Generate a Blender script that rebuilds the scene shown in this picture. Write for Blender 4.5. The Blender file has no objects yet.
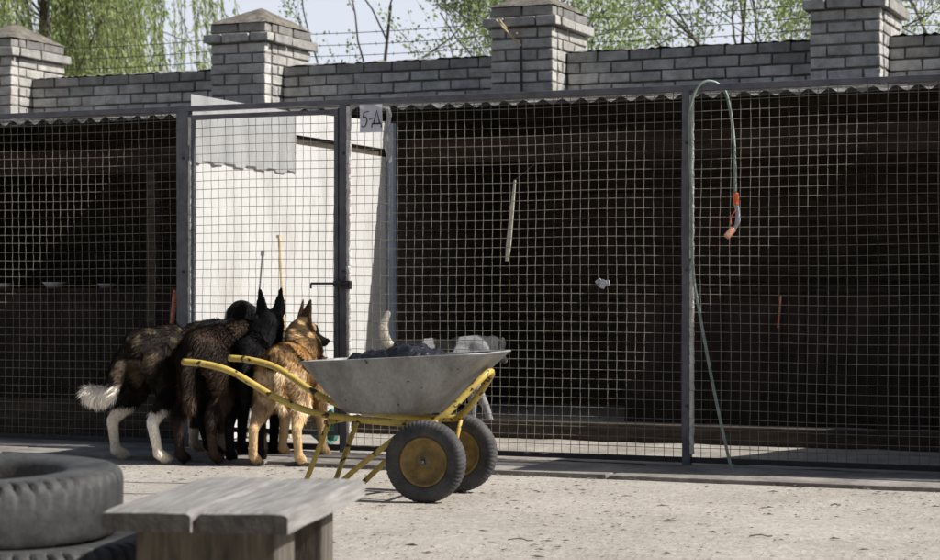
import bpy, bmesh, math, random
from mathutils import Vector, Matrix, noise
random.seed(7)
R = math.radians
S = bpy.context.scene
COL = S.collection
# ------------------------------------------------------------------ camera
FOC, TH, CY, CH = 1950.0, R(23), -10.4, 1.0
FWD = Vector((-math.sin(TH), math.cos(TH), 0)); RGT = Vector((math.cos(TH), math.sin(TH), 0))
cd = bpy.data.cameras.new('camera'); cam = bpy.data.objects.new('camera', cd); COL.objects.link(cam)
cam.location = (0, CY, CH); cam.rotation_euler = (R(90), 0, TH)
cd.sensor_width = 36; cd.lens = FOC / 940 * 36; cd.shift_y = 8 / 940
cd.clip_start = 0.1; cd.clip_end = 3000
cd.dof.use_dof = True; cd.dof.focus_distance = 10.2; cd.dof.aperture_fstop = 5.0
S.camera = cam
# ------------------------------------------------------------------ sky and sun
SUN = Vector((1.0, 0.18, 0.956)).normalized()
w = bpy.data.worlds.new('World'); S.world = w; w.use_nodes = True
nt = w.node_tree; nt.nodes.clear()
sky = nt.nodes.new('ShaderNodeTexSky'); sky.sky_type = 'NISHITA'; sky.sun_disc = False
sky.sun_elevation = math.asin(SUN.z); sky.sun_rotation = math.atan2(SUN.x, SUN.y)
sky.dust_density = 2.5; sky.air_density = 1.0; sky.ozone_density = 1.0
bg = nt.nodes.new('ShaderNodeBackground'); bg.inputs[1].default_value = 0.06
wo = nt.nodes.new('ShaderNodeOutputWorld')
# pale spring haze low over the horizon
tcw = nt.nodes.new('ShaderNodeTexCoord'); sx = nt.nodes.new('ShaderNodeSeparateXYZ'); mr = nt.nodes.new('ShaderNodeMapRange')
mr.inputs[1].default_value = 0.13; mr.inputs[2].default_value = 0.55; mr.inputs[3].default_value = 0.92; mr.inputs[4].default_value = 0.0; mr.interpolation_type = 'SMOOTHSTEP'
mxw = nt.nodes.new('ShaderNodeMix'); mxw.data_type = 'RGBA'; mxw.inputs[7].default_value = (9.9, 10.4, 11.7, 1)
nt.links.new(tcw.outputs['Generated'], sx.inputs[0]); nt.links.new(sx.outputs[2], mr.inputs[0]); nt.links.new(mr.outputs[0], mxw.inputs[0])
nt.links.new(sky.outputs[0], mxw.inputs[6]); nt.links.new(mxw.outputs[2], bg.inputs[0]); nt.links.new(bg.outputs[0], wo.inputs[0])
sl = bpy.data.lights.new('sun', 'SUN'); sl.energy = 5.0; sl.angle = R(0.53); sl.color = (1, 0.965, 0.915)
so = bpy.data.objects.new('sun', sl); COL.objects.link(so)
so.rotation_euler = SUN.to_track_quat('Z', 'Y').to_euler()
S.view_settings.view_transform = 'Standard'; S.view_settings.look = 'None'
S.view_settings.gamma = 1; S.view_settings.exposure = 0.42; S.view_settings.use_curve_mapping = False
S.render.engine = 'CYCLES'; S.cycles.max_bounces = 8; S.cycles.use_denoising = True
S.render.film_transparent = False

# ------------------------------------------------------------------ helpers
def W(lat, Z, z=0.0):
    p = RGT * lat + FWD * Z; return Vector((p.x, p.y + CY, z))
def G(u, v, z=0.0):                     # ground point under a picture point
    Z = (CH - z) * FOC / (v - 288); return W((u - 470) / FOC * Z, Z, z)
def FP(u, v, y=0.0):                    # point on the vertical plane y = const
    t = (u - 470) / FOC; Z = (y - CY) / (math.cos(TH) + t * math.sin(TH))
    return W(t * Z, Z, CH - (v - 288) * Z / FOC)

def mat(name, col, rough=0.8, var=0.25, scale=8.0, bump=0.0, bscale=40.0, metal=0.0, col2=None, mix=(0.35, 0.65),
        attr=None, stretch=(1, 1, 1), spec=0.5, trans=0.0, fine=0.0, coord='Object'):
    m = bpy.data.materials.new(name); m.use_nodes = True
    t = m.node_tree; n = t.nodes; L = t.links; n.clear()
    out = n.new('ShaderNodeOutputMaterial'); b = n.new('ShaderNodeBsdfPrincipled')
    b.inputs['Roughness'].default_value = rough; b.inputs['Metallic'].default_value = metal
    b.inputs['Specular IOR Level'].default_value = spec
    tc = n.new('ShaderNodeTexCoord'); mp = n.new('ShaderNodeMapping'); mp.inputs['Scale'].default_value = stretch
    L.new(tc.outputs[coord], mp.inputs[0])
    nz = n.new('ShaderNodeTexNoise'); nz.inputs['Scale'].default_value = scale; nz.inputs['Detail'].default_value = 8
    nz.inputs['Roughness'].default_value = 0.65
    L.new(mp.outputs[0], nz.inputs['Vector'])
    cr = n.new('ShaderNodeValToRGB')
    cr.color_ramp.elements[0].position = mix[0]; cr.color_ramp.elements[1].position = mix[1]
    c2 = col2 if col2 else tuple(c * (1 + var) for c in col); c1 = col if col2 else tuple(c * (1 - var) for c in col)
    cr.color_ramp.elements[0].color = (*c1, 1); cr.color_ramp.elements[1].color = (*c2, 1)
    L.new(nz.outputs['Fac'], cr.inputs[0]); last = cr.outputs[0]
    if attr:
        a = n.new('ShaderNodeAttribute'); a.attribute_name = attr
        mx = n.new('ShaderNodeMix'); mx.data_type = 'RGBA'; mx.blend_type = 'MULTIPLY'; mx.inputs[0].default_value = 1
        L.new(a.outputs['Color'], mx.inputs[6]); L.new(last, mx.inputs[7]); last = mx.outputs[2]
    if fine:
        n2 = n.new('ShaderNodeTexNoise'); n2.inputs['Scale'].default_value = scale * 14; n2.inputs['Detail'].default_value = 4
        L.new(mp.outputs[0], n2.inputs['Vector'])
        r2 = n.new('ShaderNodeMapRange'); r2.inputs[1].default_value = 0.3; r2.inputs[2].default_value = 0.7
        r2.inputs[3].default_value = 1 - fine; r2.inputs[4].default_value = 1 + fine; L.new(n2.outputs['Fac'], r2.inputs[0])
        m3 = n.new('ShaderNodeMix'); m3.data_type = 'RGBA'; m3.blend_type = 'MULTIPLY'; m3.inputs[0].default_value = 1
        L.new(last, m3.inputs[6]); L.new(r2.outputs[0], m3.inputs[7]); last = m3.outputs[2]
    L.new(last, b.inputs['Base Color'])
    if bump:
        n4 = n.new('ShaderNodeTexNoise'); n4.inputs['Scale'].default_value = bscale; n4.inputs['Detail'].default_value = 6
        L.new(mp.outputs[0], n4.inputs['Vector'])
        bp = n.new('ShaderNodeBump'); bp.inputs['Strength'].default_value = 0.8; bp.inputs['Distance'].default_value = bump
        L.new(n4.outputs['Fac'], bp.inputs['Height']); L.new(bp.outputs[0], b.inputs['Normal'])
    sh = b.outputs[0]
    if trans:
        tr = n.new('ShaderNodeBsdfTranslucent'); L.new(last, tr.inputs[0])
        ms = n.new('ShaderNodeMixShader'); ms.inputs[0].default_value = trans
        L.new(sh, ms.inputs[1]); L.new(tr.outputs[0], ms.inputs[2]); sh = ms.outputs[0]
    L.new(sh, out.inputs[0])
    return m

def obj(name, bm, m, parent=None, smooth=False, loc=None):
    me = bpy.data.meshes.new(name)
    if isinstance(bm, bmesh.types.BMesh):
        bm.normal_update(); bm.to_mesh(me); bm.free()
    else:
        me.from_pydata(bm[0], [], bm[1]); me.update()
    if smooth:
        for p in me.polygons: p.use_smooth = True
    if m: me.materials.append(m)
    o = bpy.data.objects.new(name, me); COL.objects.link(o)
    if parent: o.parent = parent
    if loc is not None: o.location = loc
    return o
def tag(o, label=None, cat=None, group=None, kind=None):
    if label: o['label'] = label
    if cat: o['category'] = cat
    if group: o['group'] = group
    if kind: o['kind'] = kind
    return o
def empty(name, loc, rz=0.0):
    o = bpy.data.objects.new(name, None); COL.objects.link(o); o.location = loc; o.rotation_euler = (0, 0, rz)
    o.empty_display_size = 0.1; return o

def box(bm, c, s, rot=None, bevel=0.0, jit=0.0):
    vs = []
    for sx in (-.5, .5):
        for sy in (-.5, .5):
            for sz in (-.5, .5):
                p = Vector((s[0] * sx, s[1] * sy, s[2] * sz))
                if jit: p += Vector([random.uniform(-jit, jit) for _ in range(3)])
                if rot is not None: p = rot @ p
                vs.append(bm.verts.new(p + Vector(c)))
    fs = []
    for f in ((0, 1, 3, 2), (4, 6, 7, 5), (0, 4, 5, 1), (2, 3, 7, 6), (0, 2, 6, 4), (1, 5, 7, 3)):
        fs.append(bm.faces.new([vs[i] for i in f]))
    if bevel:
        es = list({e for f in fs for e in f.edges})
        bmesh.ops.bevel(bm, geom=es, offset=bevel, segments=2, affect='EDGES', profile=0.6)
    return vs
def cat_rom(pts, n=6):
    P = [Vector(p) for p in pts]; P = [P[0] * 2 - P[1]] + P + [P[-1] * 2 - P[-2]]; out = []
    for i in range(1, len(P) - 2):
        for k in range(n):
            t = k / n
            out.append(0.5 * ((2 * P[i]) + (P[i + 1] - P[i - 1]) * t + (2 * P[i - 1] - 5 * P[i] + 4 * P[i + 1] - P[i + 2]) * t * t
                              + (-P[i - 1] + 3 * P[i] - 3 * P[i + 1] + P[i + 2]) * t ** 3))
    out.append(P[-2]); return out
def tube(bm, pts, r, n=10, flat=1.0, cap=True):
    pts = [Vector(p) for p in pts]; rs = r if isinstance(r, (list, tuple)) else [r] * len(pts)
    up = None; rings = []
    for i, p in enumerate(pts):
        d = (pts[min(i + 1, len(pts) - 1)] - pts[max(i - 1, 0)])
        if d.length < 1e-9: d = Vector((0, 0, 1))
        d.normalize()
        if up is None: up = Vector((0, 0, 1)) if abs(d.z) < .9 else Vector((0, 1, 0))
        a = d.cross(up)
        if a.length < 1e-4: a = d.orthogonal()
        a.normalize(); b = a.cross(d).normalized(); up = b
        rings.append([bm.verts.new(p + (a * math.cos(2 * math.pi * k / n) + b * math.sin(2 * math.pi * k / n) * flat) * rs[i]) for k in range(n)])
    for i in range(len(rings) - 1):
        for k in range(n):
            bm.faces.new((rings[i][k], rings[i][(k + 1) % n], rings[i + 1][(k + 1) % n], rings[i + 1][k]))
    if cap and n > 2:
        bm.faces.new(rings[0][::-1]); bm.faces.new(rings[-1])
def lathe(bm, prof, n=48, M=Matrix.Identity(4), fn=None):   # axis = Z
    rings = []
    for k in range(n):
        a = 2 * math.pi * k / n; ring = []
        for j, (r, z) in enumerate(prof):
            if fn: r, z = fn(r, z, k, j)
            ring.append(bm.verts.new(M @ Vector((r * math.cos(a), r * math.sin(a), z))))
        rings.append(ring)
    for k in range(n):
        A, B = rings[k], rings[(k + 1) % n]
        for j in range(len(prof) - 1):
            try: bm.faces.new((A[j], B[j], B[j + 1], A[j + 1]))
            except ValueError: pass
def setcol(o, fn):                       # per-face colours -> corner attribute 'col'
    me = o.data; ca = me.color_attributes.new('col', 'FLOAT_COLOR', 'CORNER')
    for p in me.polygons:
        c = fn(p)
        for li in p.loop_indices: ca.data[li].color = (*c, 1)

# ------------------------------------------------------------------ materials
M = {}
M['ground'] = mat('sandy_ground', (0.265, 0.238, 0.205), 0.95, 0, 1.3, 0.011, 38, col2=(0.375, 0.343, 0.302), mix=(.28, .62), fine=0.16)
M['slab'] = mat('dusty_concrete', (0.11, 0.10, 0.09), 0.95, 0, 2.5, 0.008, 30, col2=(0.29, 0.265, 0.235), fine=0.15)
M['floor'] = mat('kennel_dirt', (0.19, 0.17, 0.145), 0.95, 0, 3, 0.015, 20, col2=(0.33, 0.30, 0.26), fine=0.15)
M['steel'] = mat('grey_painted_steel', (0.075, 0.08, 0.10), 0.5, .25, 12, 0.0008, 60, col2=(0.14, 0.145, 0.165))
M['steel_dark'] = mat('dark_steel', (0.03, 0.03, 0.033), 0.6, .3, 15)
M['wire'] = mat('rusty_galvanised_wire', (0.135, 0.12, 0.098), 0.9, .3, 9, col2=(0.24, 0.22, 0.185), spec=0)
M['white'] = mat('whitewashed_sheet', (0.32, 0.305, 0.28), 0.8, .05, 1.6, 0.004, 9, col2=(0.48, 0.475, 0.46), mix=(.24, .5), fine=0.05, stretch=(1, 1.6, .5))
M['white_dirty'] = mat('weathered_white_sheet', (0.46, 0.46, 0.455), 0.8, .05, 3.5, 0.001, 14, col2=(0.62, 0.62, 0.61), mix=(.3, .6), stretch=(1, 1.6, .6))
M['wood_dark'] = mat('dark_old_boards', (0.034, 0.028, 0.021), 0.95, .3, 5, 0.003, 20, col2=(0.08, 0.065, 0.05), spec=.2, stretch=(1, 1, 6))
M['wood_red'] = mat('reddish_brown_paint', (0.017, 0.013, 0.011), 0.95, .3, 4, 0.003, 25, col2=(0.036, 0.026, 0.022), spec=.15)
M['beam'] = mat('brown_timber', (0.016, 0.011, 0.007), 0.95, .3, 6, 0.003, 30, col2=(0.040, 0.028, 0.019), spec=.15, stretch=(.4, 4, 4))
M['asbestos'] = mat('fibre_cement', (0.72, 0.72, 0.71), 0.9, .1, 3, 0, 60, col2=(0.88, 0.88, 0.87))
M['brick'] = mat('silicate_brick', (0.62, 0.61, 0.58), 0.92, .1, 9, 0.008, 28, col2=(1.05, 1.04, 1.01), attr='col', fine=0.16)
M['mortar'] = mat('dark_mortar', (0.11, 0.104, 0.095), 0.95, .3, 14, 0.01, 30, col2=(0.22, 0.21, 0.19))
M['cap'] = mat('rough_cement_cap', (0.07, 0.063, 0.052), 0.97, .2, 9, 0.02, 25, col2=(0.20, 0.18, 0.15), fine=.3)
M['yellow'] = mat('worn_yellow_paint', (0.40, 0.27, 0.045), 0.5, .2, 7, 0.0006, 50, col2=(0.56, 0.43, 0.11), fine=.12)
M['rust'] = mat('rust', (0.06, 0.03, 0.015), 0.8, .3, 30)
def chips(m, sc, th, col):
    t = m.node_tree; b = [n for n in t.nodes if n.type == 'BSDF_PRINCIPLED'][0]; l = b.inputs['Base Color'].links[0].from_socket
    tc = t.nodes.new('ShaderNodeTexCoord'); n = t.nodes.new('ShaderNodeTexNoise'); n.inputs['Scale'].default_value = sc; n.inputs['Detail'].default_value = 5
    t.links.new(tc.outputs['Object'], n.inputs['Vector']); r = t.nodes.new('ShaderNodeMapRange'); r.inputs[1].default_value = th; r.inputs[2].default_value = th + .02
    t.links.new(n.outputs['Fac'], r.inputs[0]); mx = t.nodes.new('ShaderNodeMix'); mx.data_type = 'RGBA'; mx.inputs[7].default_value = (*col, 1)
    t.links.new(r.outputs[0], mx.inputs[0]); t.links.new(l, mx.inputs[6]); t.links.new(mx.outputs[2], b.inputs['Base Color'])
chips(M['yellow'], 24, .61, (.035, .02, .012))
M['rim'] = mat('ochre_rusty_rim', (0.12, 0.078, 0.022), 0.65, .2, 16, 0.001, 60, col2=(0.27, 0.18, 0.055), fine=.15)
M['rubber'] = mat('dusty_rubber', (0.025, 0.025, 0.027), 0.85, .3, 9, 0.001, 70, col2=(0.075, 0.072, 0.07), fine=.2)
M['rubber_old'] = mat('grey_weathered_rubber', (0.011, 0.012, 0.013), 0.7, .3, 5, 0.004, 30, col2=(0.065, 0.065, 0.063), mix=(.36, .72), fine=.2)
M['galv'] = mat('scuffed_galvanised', (0.12, 0.12, 0.115), 0.6, .1, 4, 0.003, 12, col2=(0.30, 0.305, 0.30), mix=(.28, .6), metal=0.2, fine=.12, stretch=(1.6, 1.6, .7))
chips(M['galv'], 38, .69, (.07, .055, .04))
M['bagcloth'] = mat('dark_blue_film', (0.012, 0.014, 0.02), 0.5, .3, 15, 0.002, 60, col2=(0.035, 0.038, 0.05))
M['bench'] = mat('weathered_grey_wood', (0.14, 0.132, 0.122), 0.85, .3, 5, 0.002, 22, col2=(0.29, 0.28, 0.265), stretch=(12, .7, 12), fine=.12)
M['bench_leg'] = mat('brown_grey_wood', (0.04, 0.035, 0.028), 0.85, .3, 7, 0.003, 30, col2=(0.15, 0.128, 0.1), stretch=(5, 5, .6), fine=.1)
M['bench_end'] = mat('shaded_end_grain', (.04, .037, .033), .95, .3, 14, .003, 50, col2=(.10, .093, .083))  # end grain darkened in colour to carry the shade on the plank ends
M['hose'] = mat('green_hose', (0.12, 0.17, 0.14), 0.4, .2, 20, col2=(0.25, 0.31, 0.27))
M['orange'] = mat('orange_plastic', (0.6, 0.12, 0.04), 0.4, .15, 20)
M['greyplastic'] = mat('grey_plastic', (0.3, 0.31, 0.33), 0.4, .15, 20)
M['salmon'] = mat('salmon_paint', (0.62, 0.2, 0.13), 0.6, .2, 20)
M['paper'] = mat('white_paper', (0.85, 0.85, 0.9), 0.7, .03, 8, trans=.4)
M['edge'] = mat('lit_galvanised_edge', (.4, .39, .36), .6, .2, 30, .002, 60, col2=(.7, .69, .65), stretch=(1, 1, .4))  # paleness paints in sun on the right sides of the posts
M['ink'] = mat('black_marker', (0.015, 0.015, 0.02), 0.6, .1, 8)
M['film'] = mat('white_film', (0.85, 0.85, 0.85), 0.5, .05, 20, trans=.5)
M['stick'] = mat('pale_wood', (0.42, 0.33, 0.2), 0.8, .2, 20, col2=(0.6, 0.5, 0.33))
M['bowl'] = mat('enamel_bowl', (0.5, 0.54, 0.6), 0.35, .1, 8)
M['pebble'] = mat('pebbles', (1, 1, 1), 0.9, .2, 30, attr='col')
M['bark'] = mat('bark', (0.05, 0.042, 0.035), 0.9, .3, 12, 0.01, 30, col2=(0.11, 0.095, 0.08))
M['leaf'] = mat('spring_leaves', (0.19, 0.27, 0.08), 0.6, .3, 1.5, col2=(0.34, 0.43, 0.17), trans=.5)
M['leaf_willow'] = mat('willow_leaves', (0.26, 0.35, 0.10), 0.6, .3, 1.0, col2=(0.42, 0.5, 0.2), trans=.5)
M['fur'] = mat('fur', (0.8, 0.8, 0.8), 0.7, .2, 25, col2=(1.1, 1.08, 1.05), attr='col', spec=.1)
M['eye'] = mat('eye', (0.01, 0.007, 0.005), 0.15, .1, 8)
M['grass'] = mat('field', (0.07, 0.09, 0.03), 0.95, .3, .5)

# ------------------------------------------------------------------ ground
def ground():
    me_v = []; fs = []
    xs = [-900, -200, -60, -25] + [-14 + i * .18 for i in range(134)] + [14, 25, 60, 200, 900]
    ys = [-900, -200, -60, -20] + [-10 + i * .18 for i in range(53)] + [-.62, 0, 8, 20, 60, 200, 900]
    for y in ys:
        for x in xs:
            z = 0.012 * noise.noise(Vector((x * 1.1, y * 1.1, 0))) + .009 * noise.noise(Vector((x * 3.1, y * 3.1, 3))) if (-13 < x < 10 and -10 < y < -.8) else 0
            me_v.append((x, y, z - (0.004 if y > -.7 else 0)))
    nx = len(xs)
    for j in range(len(ys) - 1):
        for i in range(nx - 1): fs.append((j * nx + i, j * nx + i + 1, (j + 1) * nx + i + 1, (j + 1) * nx + i))
    return tag(obj('ground', (me_v, fs), M['ground'], smooth=True), kind='structure')
ground()
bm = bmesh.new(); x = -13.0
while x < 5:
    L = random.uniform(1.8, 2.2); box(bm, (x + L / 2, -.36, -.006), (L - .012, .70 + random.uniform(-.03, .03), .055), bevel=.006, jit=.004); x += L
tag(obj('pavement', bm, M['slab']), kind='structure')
bm = bmesh.new()
NX, NY = 120, 30
g = [[bm.verts.new((-13 + 17.5 * i / NX, .02 + 5.3 * j / NY, .018 + .012 * noise.noise(Vector((i * .5, j * .5, 5))))) for i in range(NX + 1)] for j in range(NY + 1)]
for j in range(NY):
    for i in range(NX): bm.faces.new((g[j][i], g[j][i + 1], g[j + 1][i + 1], g[j + 1][i]))
tag(obj('kennel_floor', bm, M['floor'], smooth=True), kind='structure')

def specks():
    V = []; F = []; C = []
    def bit(p, sx, sy, sz, a, c):
        b = len(V); ca, sa = math.cos(a), math.sin(a)
        pts = [(-sx, 0, 0), (0, -sy, 0), (sx, 0, 0), (0, sy, 0), (random.uniform(-.3, .3) * sx, 0, sz)]
        for q in pts: V.append((p.x + q[0] * ca - q[1] * sa, p.y + q[0] * sa + q[1] * ca, p.z + q[2]))
        for f in ((0, 1, 4), (1, 2, 4), (2, 3, 4), (3, 0, 4)): F.append(tuple(b + i for i in f)); C.append(c)
    for i in range(17000):
        Z = random.uniform(6.6, 12.6); lat = random.uniform(-.27, .27) * Z; p = W(lat, Z, .004)
        if p.y > -.68: continue
        dens = noise.noise(Vector((p.x * .9, p.y * .9, 7)))
        if dens < -.1 and random.random() < .6: continue
        k = random.random()
        if k < .55: s = random.uniform(.0018, .005); c = random.choice([(.36, .32, .28), (.26, .23, .20), (.46, .42, .38)])
        elif k < .9: s = random.uniform(.0018, .0046); c = random.choice([(.12, .10, .085), (.17, .145, .12), (.2, .17, .14)])
        else: s = random.uniform(.0035, .0085) * (1 if random.random() < .85 else 1.7); c = random.choice([(.06, .05, .04), (.16, .125, .09), (.1, .08, .06)])
        if k > .72: bit(p, s * random.uniform(1.2, 2.8), s * .5, s * .5, random.uniform(-.6, .6) + TH, c)
        else: bit(p, s, s * .8, s * .7, random.uniform(0, 6), c)
    o = obj('ground_litter', (V, F), M['pebble']); setcol(o, lambda p: C[p.index])
    tag(o, 'small pebbles, bark flakes and dry crumbs scattered over the sandy yard', 'ground litter', kind='stuff')
specks()
for k, (u, v, L, a, r) in enumerate([(760, 536, .09, .1, .0028), (520, 540, .10, -.3, .0022), (835, 505, .05, .5, .0035)]):
    p = G(u, v, .006); bm = bmesh.new()
    d = RGT * math.cos(a) + FWD * math.sin(a)
    tube(bm, cat_rom([p - d * L / 2, p + Vector((0, 0, .006)), p + d * L * .3, p + d * L / 2 + Vector((.004, .004, 0))], 3), r, 5)
    lab = ['thin curved dry twig on the sand, right of the middle foreground', 'long thin dry twig on the sand below the front barrow wheel, farther right',
           'short dark twig on the sand near the right end of the kerb', 'thick dark twig in the lowest right part of the yard', 'tiny twig on the sand just in front of the shaded kerb'][k]
    tag(obj('twig', bm, M['bark']), lab, 'twig', 'twigs on the yard')

# ------------------------------------------------------------------ fence of wire mesh
def wire_mesh(x0, x1, z0, z1, y, pitch=.053, r=.0018):
    V = []; F = []
    def wirep(pts):
        b = len(V)
        for i, p in enumerate(pts):
            q = pts[min(i + 1, len(pts) - 1)]; o = pts[max(i - 1, 0)]
            vert = abs(q[2] - o[2]) > abs(q[0] - o[0])
            for a, c in ((1, 0), (0, 1), (-1, 0), (0, -1)):
                V.append((p[0] + a * r, p[1] + c * r, p[2]) if vert else (p[0], p[1] + c * r, p[2] + a * r))
        for i in range(len(pts) - 1):
            for k in range(4):
                F.append((b + i * 4 + k, b + i * 4 + (k + 1) % 4, b + i * 4 + 4 + (k + 1) % 4, b + i * 4 + 4 + k))
    nv = int((x1 - x0) / pitch); nh = int((z1 - z0) / pitch)
    wob = lambda x, z: (.012 * noise.noise(Vector((x * 1.3, z * 1.3, 1 + x0))), .024 * noise.noise(Vector((x * .9, z * .9, 9 + x0))), .009 * noise.noise(Vector((x * 1.1, z * 1.1, 20 + x0))))
    for i in range(nv + 1):
        x = x0 + (x1 - x0) * i / nv; pts = []; jx = random.uniform(-.003, .003)
        for j in range(nh * 2 + 1):
            z = z0 + (z1 - z0) * j / (nh * 2); a = wob(x, z)
            cr = (0 if j % 2 else (1 if (i + j // 2) % 2 else -1)) * .0024
            pts.append((x + a[0] + jx, y + a[1] + cr, z))
        wirep(pts)
    for j in range(nh + 1):
        z = z0 + (z1 - z0) * j / nh; pts = []; jz = random.uniform(-.003, .003)
        for i in range(nv * 2 + 1):
            x = x0 + (x1 - x0) * i / (nv * 2); a = wob(x, z)
            cr = (0 if i % 2 else (-1 if (j + i // 2) % 2 else 1)) * .0024
            pts.append((x, y + a[1] + cr, z + a[2] + jz))
        wirep(pts)
    return V, F
ZT = 2.125
fence = tag(empty('mesh_fence', (-5.2, 0, 0)), 'long grey steel kennel fence of square welded mesh panels with thin posts', 'fence')
def fpart(name, bm, m, parent=fence, smooth=False):
    o = obj(name, bm, m, parent, smooth)
    o.location = -Vector(parent.location); return o
posts = [(-10.55, .05), (-8.45, .05), (-6.33, .085), (-5.225, .05), (-3.11, .045), (-1.0, .045), (1.1, .05), (3.2, .05)]
for px, pw in posts:
    bm = bmesh.new(); box(bm, (px, .0, 1.045), (pw, .05, 2.09), bevel=.004); o = fpart('post', bm, M['steel'])
    if pw > .08: o['label'] = 'wide grey post beside the gate'
for ex, z0, z1 in ((-6.33 + .049, .1, 2.06), (-5.225 + .031, .08, 2.07), (-3.11 + .0285, .08, 1.08), (-3.11 + .0285, 1.16, 2.07), (-8.45 + .031, .08, 2.07)):
    bm = bmesh.new(); zz = z0
    while zz < z1 - .02: box(bm, (ex + .004, -.016 + random.uniform(-.002, .002), zz + .0275), (.019, .034, .05), Matrix.Rotation(random.uniform(-.12, .12), 3, 'Y'), bevel=.004); zz += .05
    fpart('lit_mesh_edge', bm, M['edge'])  # pale mesh edges stand for sunlit post sides; the break imitates a shadow
bm = bmesh.new(); box(bm, (-3.7, -.002, 2.105), (13.75, .05, .033), bevel=.004); fpart('top_rail', bm, M['steel'])
for a, b in ((0, 1), (1, 2), (3, 4), (4, 5), (5, 6), (6, 7)):
    xa, xb = posts[a][0] + posts[a][1] / 2, posts[b][0] - posts[b][1] / 2
    bm = bmesh.new()
    box(bm, ((xa + xb) / 2, 0, .05), (xb - xa, .03, .03), bevel=.003)
    fpart('bottom_rail', bm, M['steel_dark'])
    fpart('mesh_panel', wire_mesh(xa + .004, xb - .004, .06, 2.085, -.005), M['wire'])
for px, pw in posts:
    for zz in (.35, 1.1, 1.8):
        bm = bmesh.new(); box(bm, (px + .006, -.031, zz), (.014, .008, .014), bevel=.002); fpart('clip', bm, M['steel_dark'])
# threshold under the gate (two dark bars)
gx0, gx1 = -6.33 + .0425, -5.225 - .025
gate = tag(empty('kennel_gate', (-6.28, -.01, 0)), 'closed wire mesh gate between the wide post and the thin post beside the 5-Д sign', 'gate')
bm = bmesh.new(); y = -.012
for cx, cz, sx, sz in (((gx0 + gx1) / 2, 2.05, gx1 - gx0 - .02, .028), ((gx0 + gx1) / 2, .135, gx1 - gx0 - .02, .03), (gx0 + .024, 1.09, .026, 1.89), (gx1 - .022, 1.09, .026, 1.89)):
    box(bm, (cx, y, cz), (sx, .028, sz), bevel=.003)
fpart('gate_frame', bm, M['steel'], gate)
fpart('mesh_panel', wire_mesh(gx0 + .038, gx1 - .036, .15, 2.035, y), M['wire'], gate)
bm = bmesh.new()
a = FP(311, 283.5, -.06); b = FP(350, 283.5, -.06)
tube(bm, [a, b], .007, 8); tube(bm, [a, a + Vector((0, 0, -.03))], .006, 6)
box(bm, FP(338, 284, -.045), (.05, .03, .035), bevel=.003); box(bm, FP(347, 285, -.035), (.05, .03, .05), bevel=.003)
tube(bm, [FP(345, 281, -.06), FP(345, 277, -.07)], .008, 6)
fpart('latch', bm, M['steel_dark'], gate)
for zz in (.35, 1.83):
    bm = bmesh.new(); tube(bm, [(gx0 + .002, -.04, zz - .045), (gx0 + .002, -.04, zz + .045)], .012, 10); box(bm, (gx0 + .02, -.028, zz), (.04, .006, .06)); fpart('hinge', bm, M['steel'], gate)
bm = bmesh.new(); box(bm, ((gx0 + gx1) / 2, -.02, .05), (gx1 - gx0, .05, .035), bevel=.004)
fpart('threshold', bm, M['steel_dark'], fence)

# ------------------------------------------------------------------ sign and hanging film
sp = FP(371, 118.5, -.036); sign = tag(empty('paper_sign', sp), 'white paper sign with 5-Д handwritten in black, tied to the fence above the gate post', 'sign')
bm = bmesh.new(); n = 8
g = [[bm.verts.new((-.074 + .148 * i / n, .003 * math.sin(i * .9 + j * .5), -.082 + .164 * j / n)) for i in range(n + 1)] for j in range(n + 1)]
for j in range(n):
    for i in range(n): bm.faces.new((g[j][i], g[j][i + 1], g[j + 1][i + 1], g[j + 1][i]))
bmesh.ops.solidify(bm, geom=bm.faces[:], thickness=.0012)
obj('paper', bm, M['paper'], sign)
bm = bmesh.new()
def stroke(pts, r=.0048):
    pts = [(-.074 + q[0] * .148, -.0055, -.082 + q[1] * .164) for q in pts]
    tube(bm, pts, r, 6, flat=.6)
stroke([(.42, .76), (.2, .72), (.16, .52)])
stroke(cat_rom([(.16, .52, 0), (.27, .56, 0), (.34, .46, 0), (.3, .3, 0), (.2, .2, 0), (.1, .24, 0)], 4))
stroke([(.44, .46), (.56, .48)]); stroke([(.62, .3), (.78, .78), (.9, .3)]); stroke([(.55, .18), (.56, .31), (.96, .31), (.97, .17)])
obj('lettering', bm, M['ink'], sign)
bm = bmesh.new(); V = []
tp = FP(387, 108, -.04)
rows = []
for j in range(22):
    t = j / 21; row = []
    for i in range(7):
        s = i / 6 - .5
        wd = .05 * (0.6 + .5 * noise.noise(Vector((t * 6, 0, 2)))) * (1 - .2 * t)
        row.append(bm.verts.new(tp + Vector((s * wd * 1.2 + .012 * math.sin(t * 9), .012 * math.sin(i * 2.2 + t * 14), -t * .31 - .03 * t * abs(s)))))
    rows.append(row)
for j in range(21):
    for i in range(6): bm.faces.new((rows[j][i], rows[j][i + 1], rows[j + 1][i + 1], rows[j + 1][i]))
bmesh.ops.solidify(bm, geom=bm.faces[:], thickness=.001)
tag(obj('plastic_strip', bm, M['film'], smooth=True), 'crumpled white plastic strip hanging from the top rail right of the paper sign', 'plastic strip')

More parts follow.
